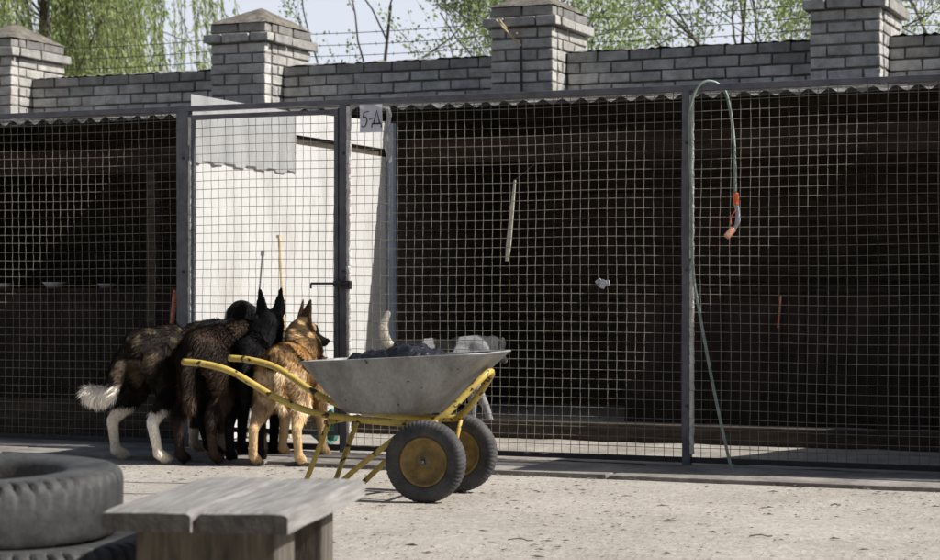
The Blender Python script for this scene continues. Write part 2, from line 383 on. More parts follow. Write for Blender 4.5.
# ------------------------------------------------------------------ partitions
def plate(bm, pts, x, t):                # polygon in (y,z) extruded in x
    a = [bm.verts.new((x, p[0], p[1])) for p in pts]; b = [bm.verts.new((x + t, p[0], p[1])) for p in pts]
    bm.faces.new(a); bm.faces.new(b[::-1])
    for i in range(len(pts)):
        j = (i + 1) % len(pts); bm.faces.new((a[j], a[i], b[i], b[j]))
PX = -6.335
pw = tag(empty('kennel_partition', (PX, 1.2, 0)), 'white sheet partition wall running back from the wide post, sunlit behind the gate', 'partition wall')
bm = bmesh.new(); plate(bm, [(.035, .03), (2.85, .03), (2.85, 1.985), (1.4, 1.985), (1.4, 1.8), (.035, 1.8)], PX, .02); fpart('lower_sheet', bm, M['white'], pw)
bm = bmesh.new(); plate(bm, [(1.4, 2.05), (2.85, 2.045), (2.85, 2.25), (1.4, 2.205)], PX, .02); fpart('top_sheet', bm, M['white'], pw)
bm = bmesh.new(); ny = 60; nz = 6; g = []
for j in range(nz + 1):
    row = []
    for i in range(ny + 1):
        yy = .03 + 1.38 * i / ny; zb = 1.785 + .012 * (1 if (i // 6) % 2 else -.6) + .006 * noise.noise(Vector((yy * 9, 0, 0)))
        zz = zb + (2.2 - zb) * j / nz
        row.append(bm.verts.new((PX + .034 + .007 * math.sin(yy * 26) * (.6 - .4 * j / nz) + .004 * noise.noise(Vector((yy * 3, zz * 3, 0))), yy, zz)))
    g.append(row)
for j in range(nz):
    for i in range(ny): bm.faces.new((g[j][i], g[j][i + 1], g[j + 1][i + 1], g[j + 1][i]))
bmesh.ops.solidify(bm, geom=bm.faces[:], thickness=.005)
fpart('upper_sheet', bm, M['white_dirty'], pw, smooth=False)
bm = bmesh.new(); box(bm, (PX - .02, 1.44, 2.015), (.03, 2.8, .05)); box(bm, (PX - .02, 1.44, 1.0), (.03, 2.8, .05)); fpart('batten', bm, M['wood_dark'], pw)
bm = bmesh.new(); box(bm, (PX + .05, 2.89, 1.12), (.055, .055, 2.24), bevel=.004); fpart('end_post', bm, mat('pale_blue_post', (.3, .33, .4), .7, .1, 9), pw)
QX = -1.66
p2 = tag(empty('kennel_partition', (QX, 1.2, 0)), 'sheet partition wall at the right end of the long mesh run, casting the diagonal shade', 'partition wall')
bm = bmesh.new(); plate(bm, [(-.27, .03), (2.85, .03), (2.85, .93), (1.95, .98), (.74, 1.38), (.74, 2.165), (-.27, 2.165)], QX, .02); fpart('sheet', bm, M['white_dirty'], p2)
bm = bmesh.new(); box(bm, (QX, 2.89, 1.12), (.055, .055, 2.24), bevel=.004); fpart('end_post', bm, M['steel_dark'], p2)

# ------------------------------------------------------------------ covered kennel row
shed = tag(empty('kennel_shed', (-5, 3.4, 0)), 'long dark kennel shed under a corrugated roof behind the mesh runs', 'shed')
bm = bmesh.new(); X0, X1, P = -11.2, 3.6, .15; per = 12; nx = int((X1 - X0) / P * per); rws = []
for j, (yy, zz) in enumerate(((2.85, 2.352), (3.9, 2.468), (5.3, 2.622))):
    rws.append([bm.verts.new((X0 + P * i / per, yy + (.02 * noise.noise(Vector((i * .02, j, 0))) if j == 0 else 0), zz + .019 * math.cos(2 * math.pi * i / per) + .006 * noise.noise(Vector((i * .02, j, 4))))) for i in range(nx + 1)])
for j in range(2):
    for i in range(nx): bm.faces.new((rws[j][i], rws[j][i + 1], rws[j + 1][i + 1], rws[j + 1][i]))
bmesh.ops.solidify(bm, geom=bm.faces[:], thickness=.005)
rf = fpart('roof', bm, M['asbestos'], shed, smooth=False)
rf.data.materials.append(mat('shade_dark_underside', (.02, .018, .016), .95, .3, 6))  # near-black bottom faces paint in the shade under the sheet
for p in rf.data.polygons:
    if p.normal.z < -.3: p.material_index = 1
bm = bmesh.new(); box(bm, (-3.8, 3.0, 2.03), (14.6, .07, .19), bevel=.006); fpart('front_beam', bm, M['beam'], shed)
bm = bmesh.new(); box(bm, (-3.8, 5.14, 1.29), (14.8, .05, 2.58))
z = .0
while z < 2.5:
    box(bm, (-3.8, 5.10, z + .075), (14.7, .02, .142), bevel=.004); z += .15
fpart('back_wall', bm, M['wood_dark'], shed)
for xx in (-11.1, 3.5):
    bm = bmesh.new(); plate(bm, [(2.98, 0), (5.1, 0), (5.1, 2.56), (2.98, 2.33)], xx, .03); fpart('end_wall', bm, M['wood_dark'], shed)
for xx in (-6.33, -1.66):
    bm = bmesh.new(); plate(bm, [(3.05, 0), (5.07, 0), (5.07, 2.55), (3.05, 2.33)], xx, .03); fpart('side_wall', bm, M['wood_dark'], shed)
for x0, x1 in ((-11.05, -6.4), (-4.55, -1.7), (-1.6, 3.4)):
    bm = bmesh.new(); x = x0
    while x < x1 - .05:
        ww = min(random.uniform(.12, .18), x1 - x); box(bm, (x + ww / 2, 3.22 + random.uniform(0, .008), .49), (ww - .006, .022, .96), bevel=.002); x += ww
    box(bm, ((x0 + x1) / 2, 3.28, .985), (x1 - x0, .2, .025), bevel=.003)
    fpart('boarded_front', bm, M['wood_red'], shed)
for xx in (-8.45, -1.0, 1.1):
    bm = bmesh.new(); box(bm, (xx, 3.0, .98), (.08, .08, 1.93), bevel=.004); fpart('front_post', bm, M['wood_dark'], shed)
# diagonal braces in the dark, seen through the mesh

bm = bmesh.new(); box(bm, (-4.0, 1.5, .07), (4.55, .12, .12), bevel=.01, jit=.004)
tag(obj('timber_sleeper', bm, M['wood_dark']), 'dark timber sleeper lying along the ground inside the mesh runs', 'timber')

bm = bmesh.new(); box(bm, (-8.9, .14, .16), (4.9, .03, .25), bevel=.004)
fpart('shade_board', bm, M['wood_dark'], shed)  # dark board added to stand in for shade on the left floor
def bowl(p, r, lab, name='feeding_bowl'):
    bm = bmesh.new(); lathe(bm, [(0.001, 0), (r * .7, 0), (r, r * .5), (r * 1.06, r * .5), (r * 1.04, r * .46), (r * .95, r * .42), (r * .65, .012), (.001, .01)], 28)
    tag(obj(name, bm, M['bowl'], smooth=True, loc=p), lab, 'bowl', 'bowls in the kennels')
bowl(Vector((FP(55, 286, 3.28).x, 3.28, .998)), .10, 'pale bowl on the kennel ledge at left, the wide one nearer the left edge')
bowl(Vector((FP(107, 286, 3.28).x, 3.28, .998)), .075, 'small pale bowl on the kennel ledge above the white-tailed dog')
bowl(Vector((FP(5, 286, 3.28).x, 3.28, .998)), .08, 'pale bowl on the kennel ledge at the very left edge')
bm = bmesh.new(); c = FP(603, 282, .02)
for k in range(3):
    box(bm, c + Vector((random.uniform(-.02, .02), -.008 * k, random.uniform(-.02, .02))), (.05, .008, .035), Matrix.Rotation(k, 3, 'Y'), bevel=.008)
rag = tag(obj('pale_rag', bm, M['bowl']), 'small pale bluish rag caught on the back of the middle mesh panel', 'rag')
# pale slat hanging in the run
bm = bmesh.new(); a = FP(515, 180, 2.4); b = FP(507, 261, 2.4)
vs = []
for q, wd in ((a, .012), (a.lerp(b, .4), .026), (a.lerp(b, .8), .034), (b, .024)):
    vs.append([bm.verts.new(q + Vector((sx * wd / 2, sy * .006, 0))) for sx, sy in ((-1, -1), (1, -1), (1, 1), (-1, 1))])
for i in range(3):
    for k in range(4): bm.faces.new((vs[i][k], vs[i][(k + 1) % 4], vs[i + 1][(k + 1) % 4], vs[i + 1][k]))
bm.faces.new(vs[0][::-1]); bm.faces.new(vs[-1])
lath = tag(obj('wooden_lath', bm, mat('grey_lath', (.36, .34, .27), .8, .2, 20, col2=(.55, .53, .45))), 'pale narrow wooden slat hanging in the middle run', 'lath')
bm = bmesh.new(); tube(bm, [a, Vector((a.x + .02, 2.98, 1.98))], .0006, 4); obj('string', bm, M['steel_dark'], lath)
bm = bmesh.new(); tube(bm, [(-6.24 + .04, .98, 1.34), (-6.0, .75, .03)], .012, 8); box(bm, (-6.2, .98, 1.34), (.02, .05, .02))
tag(obj('broom_handle', bm, M['stick']), 'pale wooden handle leaning on the white partition behind the gate', 'handle')
bm = bmesh.new(); a = FP(175, 290, .03); b = FP(171, 329, .03); tube(bm, [a, a.lerp(b, .5) + Vector((.004, 0, 0)), b], [.013, .015, .013], 8)
hb = tag(obj('red_hook_bar', bm, M['salmon']), 'salmon red bar hooked on the mesh left of the wide gate post', 'bar')
bm = bmesh.new(); tube(bm, [(a.x + .02, .03, a.z + .01), (a.x - .24, .03, a.z + .014)], .003, 5); obj('hook_wire', bm, M['rust'], hb)
bm = bmesh.new(); a = FP(781, 296, 3.195); b = FP(778, 328, 3.195); tube(bm, [a, b], .007, 6)
rh = tag(obj('red_stick', bm, M['salmon']), 'thin red stick fixed to the boards in the shaded right run', 'stick')
bm = bmesh.new(); c = Vector((FP(458, 428, .5).x, .5, .02))
c = FP(327, 432, .35); c.z = .02
for k in range(5): box(bm, c + Vector((random.uniform(-.06, .06), random.uniform(-.03, .03), .04 + .035 * k)), (.13, .06, .05), Matrix.Rotation(random.uniform(-1, 1), 3, 'Y'), bevel=.015)
tag(obj('green_rag', bm, mat('green_cloth', (.04, .16, .13), .8, .3, 20)), 'crumpled green rag lying behind the gate by the barrow leg', 'rag')

# ------------------------------------------------------------------ brick wall
wall = tag(empty('brick_wall', (-6, 6.1, 0)), 'grey silicate brick boundary wall with pyramid capped pillars behind the kennels', 'brick wall')
def bricks(bm, cols, x0, x1, y0, y1, ztop, ncourse, ch=.098, BL=.29, gap=.015, face='front', dark_top=0, dy=0, keep=None):
    for c in range(ncourse):
        zc = ztop - ch * (c + .5); off = (BL / 2 if c % 2 else 0) + (0 if face == 'pillar' else random.uniform(-.02, .02)); x = x0 - off
        if face == 'pillar': x = x0 - off
        while x < x1 - .01:
            a = max(x, x0); b = min(x + BL, x1)
            if b - a > .035:
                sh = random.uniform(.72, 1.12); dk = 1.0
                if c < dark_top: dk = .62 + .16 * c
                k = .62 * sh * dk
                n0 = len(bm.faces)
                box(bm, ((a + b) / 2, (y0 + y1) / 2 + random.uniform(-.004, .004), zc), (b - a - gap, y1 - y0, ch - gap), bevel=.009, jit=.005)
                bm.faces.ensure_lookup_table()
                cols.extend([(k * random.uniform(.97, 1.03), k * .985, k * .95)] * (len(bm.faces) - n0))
            x += BL
px = [-15.18, -12.32, -9.46, -6.60, -3.735, -.87, 2.0]
WY = 5.93
for i in range(len(px) - 1):
    a, b = px[i] + .6, px[i + 1]
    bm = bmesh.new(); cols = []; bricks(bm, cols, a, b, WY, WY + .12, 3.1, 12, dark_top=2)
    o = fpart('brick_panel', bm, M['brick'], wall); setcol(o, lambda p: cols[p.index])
    bm = bmesh.new(); box(bm, ((a + b) / 2, WY + .215, 1.54), (b - a, .38, 3.08))
    # rough weathered mortar crown on the top
    n = 60; g = []
    for j in range(4):
        g.append([bm.verts.new((a + (b - a) * k / n, WY + .0 + .4 * j / 3, 3.094 + (.035 * abs(noise.noise(Vector((k * .55, j * .8, i)))) + .02 * abs(noise.noise(Vector((k * 2.1, j, i)))) + (.014 if 0 < j < 3 else 0)))) for k in range(n + 1)])
    for j in range(3):
        for k in range(n): bm.faces.new((g[j][k], g[j][k + 1], g[j + 1][k + 1], g[j + 1][k]))
    fpart('mortar', bm, M['mortar'], wall)
for i, x in enumerate(px):
    bm = bmesh.new(); cols = []; Y0, Y1 = 5.6, 6.5
    drop = 0
    def shell(zt, nc, e, ch=.098, flip=0, dkt=0):
        # front, back rows along x ; right / left rows along y
        for c in range(nc):
            z1 = zt - ch * c
            st = (c + flip) % 2
            n0 = len(bm.faces)
            if st:   # half, full, half
                xs = [x - e, x + .15, x + .45, x + .6 + e]
            else: xs = [x - e, x + .3, x + .6 + e]
            ysd = [Y0 + .12 - e, Y0 + .42, Y1 + e] if st else [Y0 + .12 - e, Y0 + .24, Y0 + .54, Y1 + e]
            for q in range(len(xs) - 1):
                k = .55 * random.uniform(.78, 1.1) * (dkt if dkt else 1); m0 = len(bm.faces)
                box(bm, ((xs[q] + xs[q + 1]) / 2, Y0 + .06 - e + random.uniform(-.003, .003), z1 - ch / 2), (xs[q + 1] - xs[q] - .017, .12, ch - .017), bevel=.009, jit=.005)
                cols.extend([(k, k * .985, k * .95)] * (len(bm.faces) - m0))
            for sx in (x + .6 + e - .06, x - e + .06):
                for q in range(len(ysd) - 1):
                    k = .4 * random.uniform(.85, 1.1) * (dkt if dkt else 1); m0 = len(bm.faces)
                    box(bm, (sx + random.uniform(-.003, .003), (ysd[q] + ysd[q + 1]) / 2 + .003, z1 - ch / 2), (.12, ysd[q + 1] - ysd[q] - .017, ch - .017), bevel=.009, jit=.005)
                    cols.extend([(k, k * .985, k * .95)] * (len(bm.faces) - m0))
    shell(3.30, 13, 0, flip=i % 2)
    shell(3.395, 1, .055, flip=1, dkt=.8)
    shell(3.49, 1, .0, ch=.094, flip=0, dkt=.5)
    o = fpart('pillar', bm, M['brick'], wall); setcol(o, lambda p: cols[p.index])
    bm = bmesh.new(); box(bm, (x + .3, (Y0 + Y1) / 2, 1.73), (.57, Y1 - Y0 - .03, 3.46)); mo = fpart('mortar_core', bm, M['mortar'], wall)
    bm = bmesh.new(); n = 14; g = []; cx, cy = x + .3, (Y0 + Y1) / 2; hx, hy = .31, .46; hh = .2
    for j in range(n + 1):
        row = []
        for k in range(n + 1):
            a, b = 2 * k / n - 1, 2 * j / n - 1; m = max(abs(a), abs(b)); r = .014 * noise.noise(Vector((a * 3 + i * 7, b * 3, 0))) + .008 * noise.noise(Vector((a * 9 + i, b * 9, 2)))
            row.append(bm.verts.new((cx + a * hx + r, cy + b * hy + r, 3.488 + hh * (1 - m) ** .92 + r * (1 if m < 1 else .3))))
        g.append(row)
    for j in range(n):
        for k in range(n): bm.faces.new((g[j][k], g[j][k + 1], g[j + 1][k + 1], g[j + 1][k]))
    o2 = fpart('pillar_cap', bm, M['cap'], wall)
    if i == 3:
        bm = bmesh.new(); tube(bm, [(x + .38, cy - .1, 3.62), (x + .3, cy - .15, 3.86)], [.03, .05], 6); fpart('cap_stub', bm, M['cap'], wall)
# pale bracket stick and rusty rod on the third pillar
bm = bmesh.new(); a = FP(496, 20, 5.5); b = FP(521, 46, 5.56); tube(bm, [a, a.lerp(b, .5), b], .011, 6); tube(bm, [FP(500, 20, 5.5), FP(507, 29, 5.5)], .008, 5); tube(bm, [FP(514, 38, 5.54), FP(517, 33, 5.5)], .006, 5)
bm2 = bmesh.new(); tube(bm2, [FP(521, 46, 5.575), FP(522, 96, 5.575), Vector((FP(522, 96, 5.575).x, 5.575, 1.9))], .012, 6)
br = tag(obj('wire_bracket', bm, M['stick']), 'pale slanting bracket arm fixed to the middle brick pillar', 'bracket')
o = obj('rod', bm2, M['steel_dark'], br)
# barbed wire
bw = tag(empty('barbed_wire', (-6, 6.2, 3.1)), 'four sagging thin strands of barbed wire stretched above the brick wall', 'barbed wire')
for z0 in (3.18, 3.28, 3.385, 3.50):
    bm = bmesh.new(); x = -15.2
    pts = []
    while x < 3:
        ph = ((x + 15.18) % 2.865) / 2.865; pts.append((x, 6.55, z0 - .03 * math.sin(ph * math.pi))); x += .2
    tube(bm, pts, .0035, 4)
    for p in pts[::1]:
        q = Vector(p) + Vector((random.uniform(-.05, .05), 0, 0))
        for k in range(2):
            d = Vector((random.uniform(-.5, .5), random.uniform(-.5, .5), 1)).normalized() * .016
            tube(bm, [q - d, q + d], .0022, 3)
    fpart('strand', bm, M['steel_dark'], bw)
for x in px: bm = bmesh.new(); box(bm, (x + .3, 6.53, 3.35), (.02, .02, .5)); fpart('bracket_post', bm, M['steel_dark'], bw)

# ------------------------------------------------------------------ wheels and tyres
def tyre_mesh(Ro, wd, ri, n, lug, sq=.62, depth=.085, lo=.35, hi=1.01):
    prof = []
    N = 22
    for k in range(N + 1):
        t = k / N * 2 - 1                     # -1..1 across outer contour from bead to bead
        a = t * math.pi * .98
        # super-ellipse section
        cx, sx = math.cos(a), math.sin(a)
        rr = (Ro + ri) / 2 + (Ro - ri) / 2 * (abs(cx) ** sq) * (1 if cx > 0 else -1)
        zz = wd / 2 * (abs(sx) ** sq) * (1 if sx > 0 else -1)
        prof.append((rr, zz))
    def fn(r, z, k, j):
        if lug and r > Ro - (Ro - ri) * .38:
            t = abs(z) / (wd / 2)
            ph = (k * lug / n + t * .35 + (0.5 if z > 0 else 0)) % 1
            if lo < t < hi and ph < .3 and (z > 0 or lo < .5): r -= (Ro - ri) * depth
            elif t < .10 and lo < .5: r -= (Ro - ri) * .04
        return r, z
    bm = bmesh.new(); lathe(bm, prof, n, Matrix.Identity(4), fn); return bm

def barrow():
    pn = G(425.5, 503); pf = G(459, 492); o3 = (pn + pf) / 2
    axd = (pf - pn).normalized(); fx = Vector((axd.y, -axd.x, 0)); rz = math.atan2(fx.y, fx.x)
    root = tag(empty('wheelbarrow', o3, rz), 'two wheeled wheelbarrow with grey metal tub and worn yellow tube frame', 'wheelbarrow')
    # tub
    bm = bmesh.new(); rings = []; NR = 14; NA = 56
    def se(a, hx, hy, e):
        c, s = math.cos(a), math.sin(a); return (hx * abs(c) ** e * (1 if c > 0 else -1), hy * abs(s) ** e * (1 if s > 0 else -1))
    def ring(t, inn=0, dz=0, ex=0):
        xa = -.43 + (-.655 + .43) * t ** .8; xb = -.04 + (.285 + .04) * t ** 1.05
        hy = .19 + .115 * t ** .9; out = []
        for k in range(NA):
            a = 2 * math.pi * k / NA; e = .42 + .1 * (1 - t)
            x, y = se(a, (xb - xa) / 2 - inn + ex, hy - inn + ex, e); X = x + (xa + xb) / 2
            z = .385 + t * (.255 + (X + .615) * .055) + dz + inn * .6
            z += .0035 * noise.noise(Vector((X * 7, y * 7, t * 3))) * t
            out.append(bm.verts.new((X, y + .003 * noise.noise(Vector((X * 5, t * 5, 8))), z)))
        return out
    ts = [0, .02, .06, .12] + [.12 + .88 * i / 10 for i in range(1, 11)]
    for t in ts: rings.append(ring(t, inn=.03 * max(0, 1 - t / .1) ** 2 if t < .1 else 0))
    rings.append(ring(1, 0, .006, .010)); rings.append(ring(1, 0, .012, .008)); rings.append(ring(1, 0, .010, -.004)); 
    for t in ts[::-1]: rings.append(ring(t, inn=.004 + (.03 * max(0, 1 - t / .1) ** 2 if t < .1 else 0)))
    for i in range(len(rings) - 1):
        for k in range(NA): bm.faces.new((rings[i][k], rings[i][(k + 1) % NA], rings[i + 1][(k + 1) % NA], rings[i + 1][k]))
    bm.faces.new(rings[0][::-1]); bm.faces.new(rings[-1])
    obj('tub', bm, M['galv'], root, smooth=True)
    for s in (-1, 1):
        y = s * .235
        path = cat_rom([(-1.235, y * 1.15, .643), (-1.12, y * 1.15, .634), (-.985, y * 1.15, .602), (-.86, y * 1.1, .535), (-.77, y * 1.05, .484), (-.62, y * .95, .42), (-.45, y * .82, .386), (-.2, y * .78, .366), (.0, y * .78, .366),
                        (.03, y * .74, .38), (.08, y * .68, .42), (.15, y * .52, .498), (.215, y * .3, .575), (.235, y * .12, .60), (.238, -y * .02, .602)], 5)
        bm = bmesh.new(); tube(bm, path, .0165, 12); obj('frame_tube', bm, M['yellow'], root, smooth=True)
        bm = bmesh.new(); yl = y * .85
        pth = [(-.50, yl, .37), (-.60, yl * 1.05, .12), (-.635, yl * 1.08, .035), (-.615, yl * 1.08, .014), (-.51, yl * 1.08, .014), (-.48, yl * 1.08, .04), (-.37, yl * 1.03, .14), (-.19, yl * .97, .28), (-.08, yl * .9, .362)]
        tube(bm, pth, .0135, 8, flat=1.0); obj('leg', bm, M['yellow'], root, smooth=True)
    for X, Z in ((-.52, .36), (-.08, .35)):
        bm = bmesh.new(); tube(bm, [(X, -.2, Z), (X, .2, Z)], .012, 8); obj('cross_bar', bm, M['yellow'], root, smooth=True)
    for sy in (-.16, .16):
        for xa in (-.1, .04):
            bm = bmesh.new(); tube(bm, [(xa, sy, .362), (-.0, sy, .19)], .011, 8); obj('axle_strut', bm, M['yellow'], root, smooth=True)
    bm = bmesh.new(); tube(bm, [(0, -.30, .193), (0, .30, .193)], .011, 12); obj('axle', bm, M['steel_dark'], root, smooth=True)
    for s in (-1, 1):
        Mx = Matrix.Translation((0, s * .255, .193)) @ Matrix.Rotation(R(-90) * s, 4, 'X')   # local +z -> outwards -s? handled below
        Mx = Matrix.Translation((0, s * .255, .193)) @ Matrix.Rotation(R(90) * -s, 4, 'X')
        bm = tyre_mesh(.193, .088, .112, 288, 58, .6, .05, .28); bmesh.ops.transform(bm, matrix=Mx, verts=bm.verts)
        wh = obj('wheel', bm, M['rubber'], root, smooth=False)
        for p in wh.data.polygons: p.use_smooth = True
        bm = bmesh.new()
        for q in (1, -1):
            lathe(bm, [(.018, .030 * q), (.03, .030 * q), (.036, .016 * q), (.075, .010 * q), (.083, .014 * q), (.098, .018 * q), (.104, .032 * q), (.114, .036 * q), (.117, .030 * q), (.112, .018 * q), (.1, .0)], 56, Mx)
        obj('rim', bm, M['rim'], wh, smooth=True)
        bm = bmesh.new(); lathe(bm, [(.0, .054), (.008, .054), (.010, .05), (.010, .036), (.021, .036), (.023, .03), (.023, -.03)], 20, Mx)
        tube(bm, [Mx @ Vector((-.012, .012, .047)), Mx @ Vector((.012, -.012, .047))], .003, 6)
        lathe(bm, [(.014, .036), (.0175, .039), (.021, .036)], 24, Mx)
        obj('hub', bm, mat('worn_hub', (.16, .14, .12), .45, .3, 30, metal=.6), wh, smooth=True)
    return root, o3, rz
barrow_root, bo, brz = barrow()
# dark plastic and rags heaped in the tub
def heap():
    bm = bmesh.new(); nx, ny = 64, 34; g = []; Mb = Matrix.Translation(bo) @ Matrix.Rotation(brz, 4, 'Z')
    for j in range(ny + 1):
        row = []
        for i in range(nx + 1):
            X = -.53 + .60 * i / nx; Y = -.20 + .40 * j / ny; e = min(i, nx - i, j * 1.6, (ny - j) * 1.6) / 12
            env = min(1, e) ** .6
            h = .56 + env * (.105 + .06 * math.exp(-((X + .17) / .13) ** 2) + .012 * math.exp(-((X + .38) / .1) ** 2))
            rdg = abs(noise.noise(Vector((X * 11, Y * 9, 3)))) ; h += env * (.032 * rdg - .006 + .016 * abs(noise.noise(Vector((X * 30, Y * 30, 1)))))
            row.append(bm.verts.new(Mb @ Vector((X, Y, h))))
        g.append(row)
    for j in range(ny):
        for i in range(nx): bm.faces.new((g[j][i], g[j][i + 1], g[j + 1][i + 1], g[j + 1][i]))
    bmesh.ops.solidify(bm, geom=bm.faces[:], thickness=.004)
    tag(obj('plastic_sheet', bm, M['bagcloth'], smooth=False), 'crumpled dark blue plastic sheet heaped in the barrow tub', 'plastic sheet')
heap()

def big_tyre(u_c, Z, z0, Ro, wd, lab, tilt=(0, 0), rz=0):
    c = W((u_c - 470) / FOC * Z, Z, z0 + wd / 2)
    bm = tyre_mesh(Ro, wd, Ro * .60, 396, 56, .38, .13, .62, .985)
    for v in bm.verts:
        n_ = noise.noise(v.co * 5 + Vector((z0, 0, 0))); v.co += v.co.normalized() * .004 * n_
    bmesh.ops.transform(bm, matrix=Matrix.Rotation(tilt[0], 4, 'X') @ Matrix.Rotation(tilt[1], 4, 'Y') @ Matrix.Rotation(rz, 4, 'Z'), verts=bm.verts)
    return tag(obj('old_tyre', bm, M['rubber_old'], smooth=True, loc=c), lab, 'tyre', 'old tyres stacked by the bench')
big_tyre(-30, 5.55, .30, .43, .19, 'old grey truck tyre on top of the stack left of the bench', (R(1.2), R(.8)))
big_tyre(2, 5.46, .0, .44, .305, 'wide old truck tyre under the topmost one beside the bench')
# bits inside the top tyre
bm = bmesh.new(); cc = W((-30 - 470) / FOC * 5.55, 5.55, .0)
lathe(bm, [(.001, .415), (.1, .425), (.2, .42), (.29, .395), (.3, .2), (.3, .08)], 30, Matrix.Translation(cc))
for v in bm.verts: v.co.z += .012 * noise.noise(v.co * 14)
tag(obj('soil_fill', bm, M['ground'], smooth=True), 'pale sandy soil filling the top tyre', 'soil')
bm = bmesh.new()
for k in range(9):
    p = cc + Vector((random.uniform(.0, .25), random.uniform(-.2, .2), .44)); d = Vector((random.uniform(-1, 1), random.uniform(-1, 1), .5)).normalized() * .028
    tube(bm, [p - d * .6, p + Vector((0, 0, .006)), p + d], [.0014, .0016, .001], 5)
tag(obj('dry_straw', bm, M['stick']), 'loose pale straws on the soil in the top tyre', 'straw', kind='stuff')

# ------------------------------------------------------------------ bench
def bench():
    zt = .45; c = [G(96, 511, zt), G(292, 512, zt), G(367, 478, zt), G(206, 475.5, zt)]
    ctr = (c[0] + c[1] + c[2] + c[3]) / 4; fd = ((c[3] + c[2]) - (c[0] + c[1])); L = fd.length / 2; fd.normalize(); sd = Vector((fd.y, -fd.x, 0)); Wd = ((c[1] - c[0]).length + (c[2] - c[3]).length) / 2
    rz = math.atan2(fd.y, fd.x) - math.pi / 2
    root = tag(empty('bench', (ctr.x, ctr.y, 0), rz), 'low weathered grey bench of two thick planks on board legs', 'bench')
    for s in (-1, 1):
        bm = bmesh.new(); n = 22; pw_ = Wd / 2 - .012; g = []
        cx = s * (Wd / 4 + .001)
        prof = [(-.5, -1), (-.5, -.25), (-.485, -.06), (-.45, 0)] + [(-.45 + .9 * q / 8, 0) for q in range(1, 9)] + [(.485, -.06), (.5, -.25), (.5, -1)]
        rows = []
        for j in range(n + 1):
            yy = -L / 2 + L * j / n; row = []
            yyj = yy
            for (a, b) in prof:
                q = noise.noise(Vector((a * 4, yy * 6, s * 5))) * .003 + noise.noise(Vector((a * 20, yy * 2, s))) * .0016
                eb = -.006 if (j in (0, n) and b > -.1) else 0
                row.append(bm.verts.new((cx + a * pw_ + (.003 * noise.noise(Vector((yy * 3, s, 0)))), yyj + (s * .006 if j == 0 else 0), zt + b * .052 + q + eb)))
            rows.append(row)
        for j in range(n):
            for k in range(len(prof) - 1): bm.faces.new((rows[j][k], rows[j + 1][k], rows[j + 1][k + 1], rows[j][k + 1]))
            bm.faces.new((rows[j][-1], rows[j + 1][-1], rows[j + 1][0], rows[j][0]))
        bm.faces.new(rows[0]); bm.faces.new(rows[-1][::-1])
        bmesh.ops.recalc_face_normals(bm, faces=bm.faces)
        pk = obj('plank', bm, M['bench'], root); pk.data.materials.append(M['bench_end'])
        for p in pk.data.polygons:
            if abs(p.normal.y) > .8: p.material_index = 1
    bm = bmesh.new()
    obj('leg', bm, None, root) if False else None
    for yy, t in ((-L / 2 + .19, .19), (L / 2 - .24, .13)):
        bm = bmesh.new(); box(bm, (-.0, yy, .199), (Wd - .12, t, .397), bevel=.006, jit=.003); obj('leg', bm, M['bench_leg'], root)
    bm = bmesh.new(); box(bm, (0, 0, .30), (.05, L - .5, .10), bevel=.004); obj('stretcher', bm, M['bench_leg'], root)
bench()

# ------------------------------------------------------------------ hose
hose = tag(empty('garden_hose', G(733, 478)), 'green garden hose looped over the fence rail with an orange tipped spray gun', 'hose')
def hp(name, pts, r, m, n=10, k=6):
    bm = bmesh.new(); tube(bm, cat_rom(pts, k), r, n); return fpart(name, bm, m, hose, True)
g0 = G(640, 470, .04)
hp('hose_pipe', [FP(600, 469, -.2) * 1, FP(660, 472, -.28), FP(715, 476, -.33), FP(732, 475, -.32), FP(728, 455, -.27), FP(714, 390, -.16), FP(700, 315, -.06), FP(693, 270, -.045), FP(691.5, 200, -.045), FP(689.5, 130, -.045), FP(690.5, 108, -.045),
    FP(696, 90, -.04), FP(706, 81.5, -.02), FP(718, 84, .02), FP(727, 96, .035), FP(733, 130, .03), FP(735, 165, -.02), FP(735.5, 195, -.03)], .0085, M['hose'])
hp('connector', [FP(735.5, 193, -.03), FP(736, 200, -.03), FP(736, 205, -.03)], .016, M['orange'])
hp('spray_gun', [FP(736, 204, -.03), FP(738, 214, -.035), FP(737, 224, -.04), FP(732, 231, -.05)], [.013] * 6 + [.014] * 6 + [.011] * 7, M['greyplastic'])
hp('trigger', [FP(736, 210, -.05), FP(731, 217, -.06), FP(731, 225, -.06)], .004, M['orange'], 6)
hp('nozzle', [FP(733, 229, -.05), FP(729, 234, -.07), FP(726.5, 237, -.08)], .019, mat('pale_orange_plastic', (.75, .36, .24), .4, .1, 20), 14)

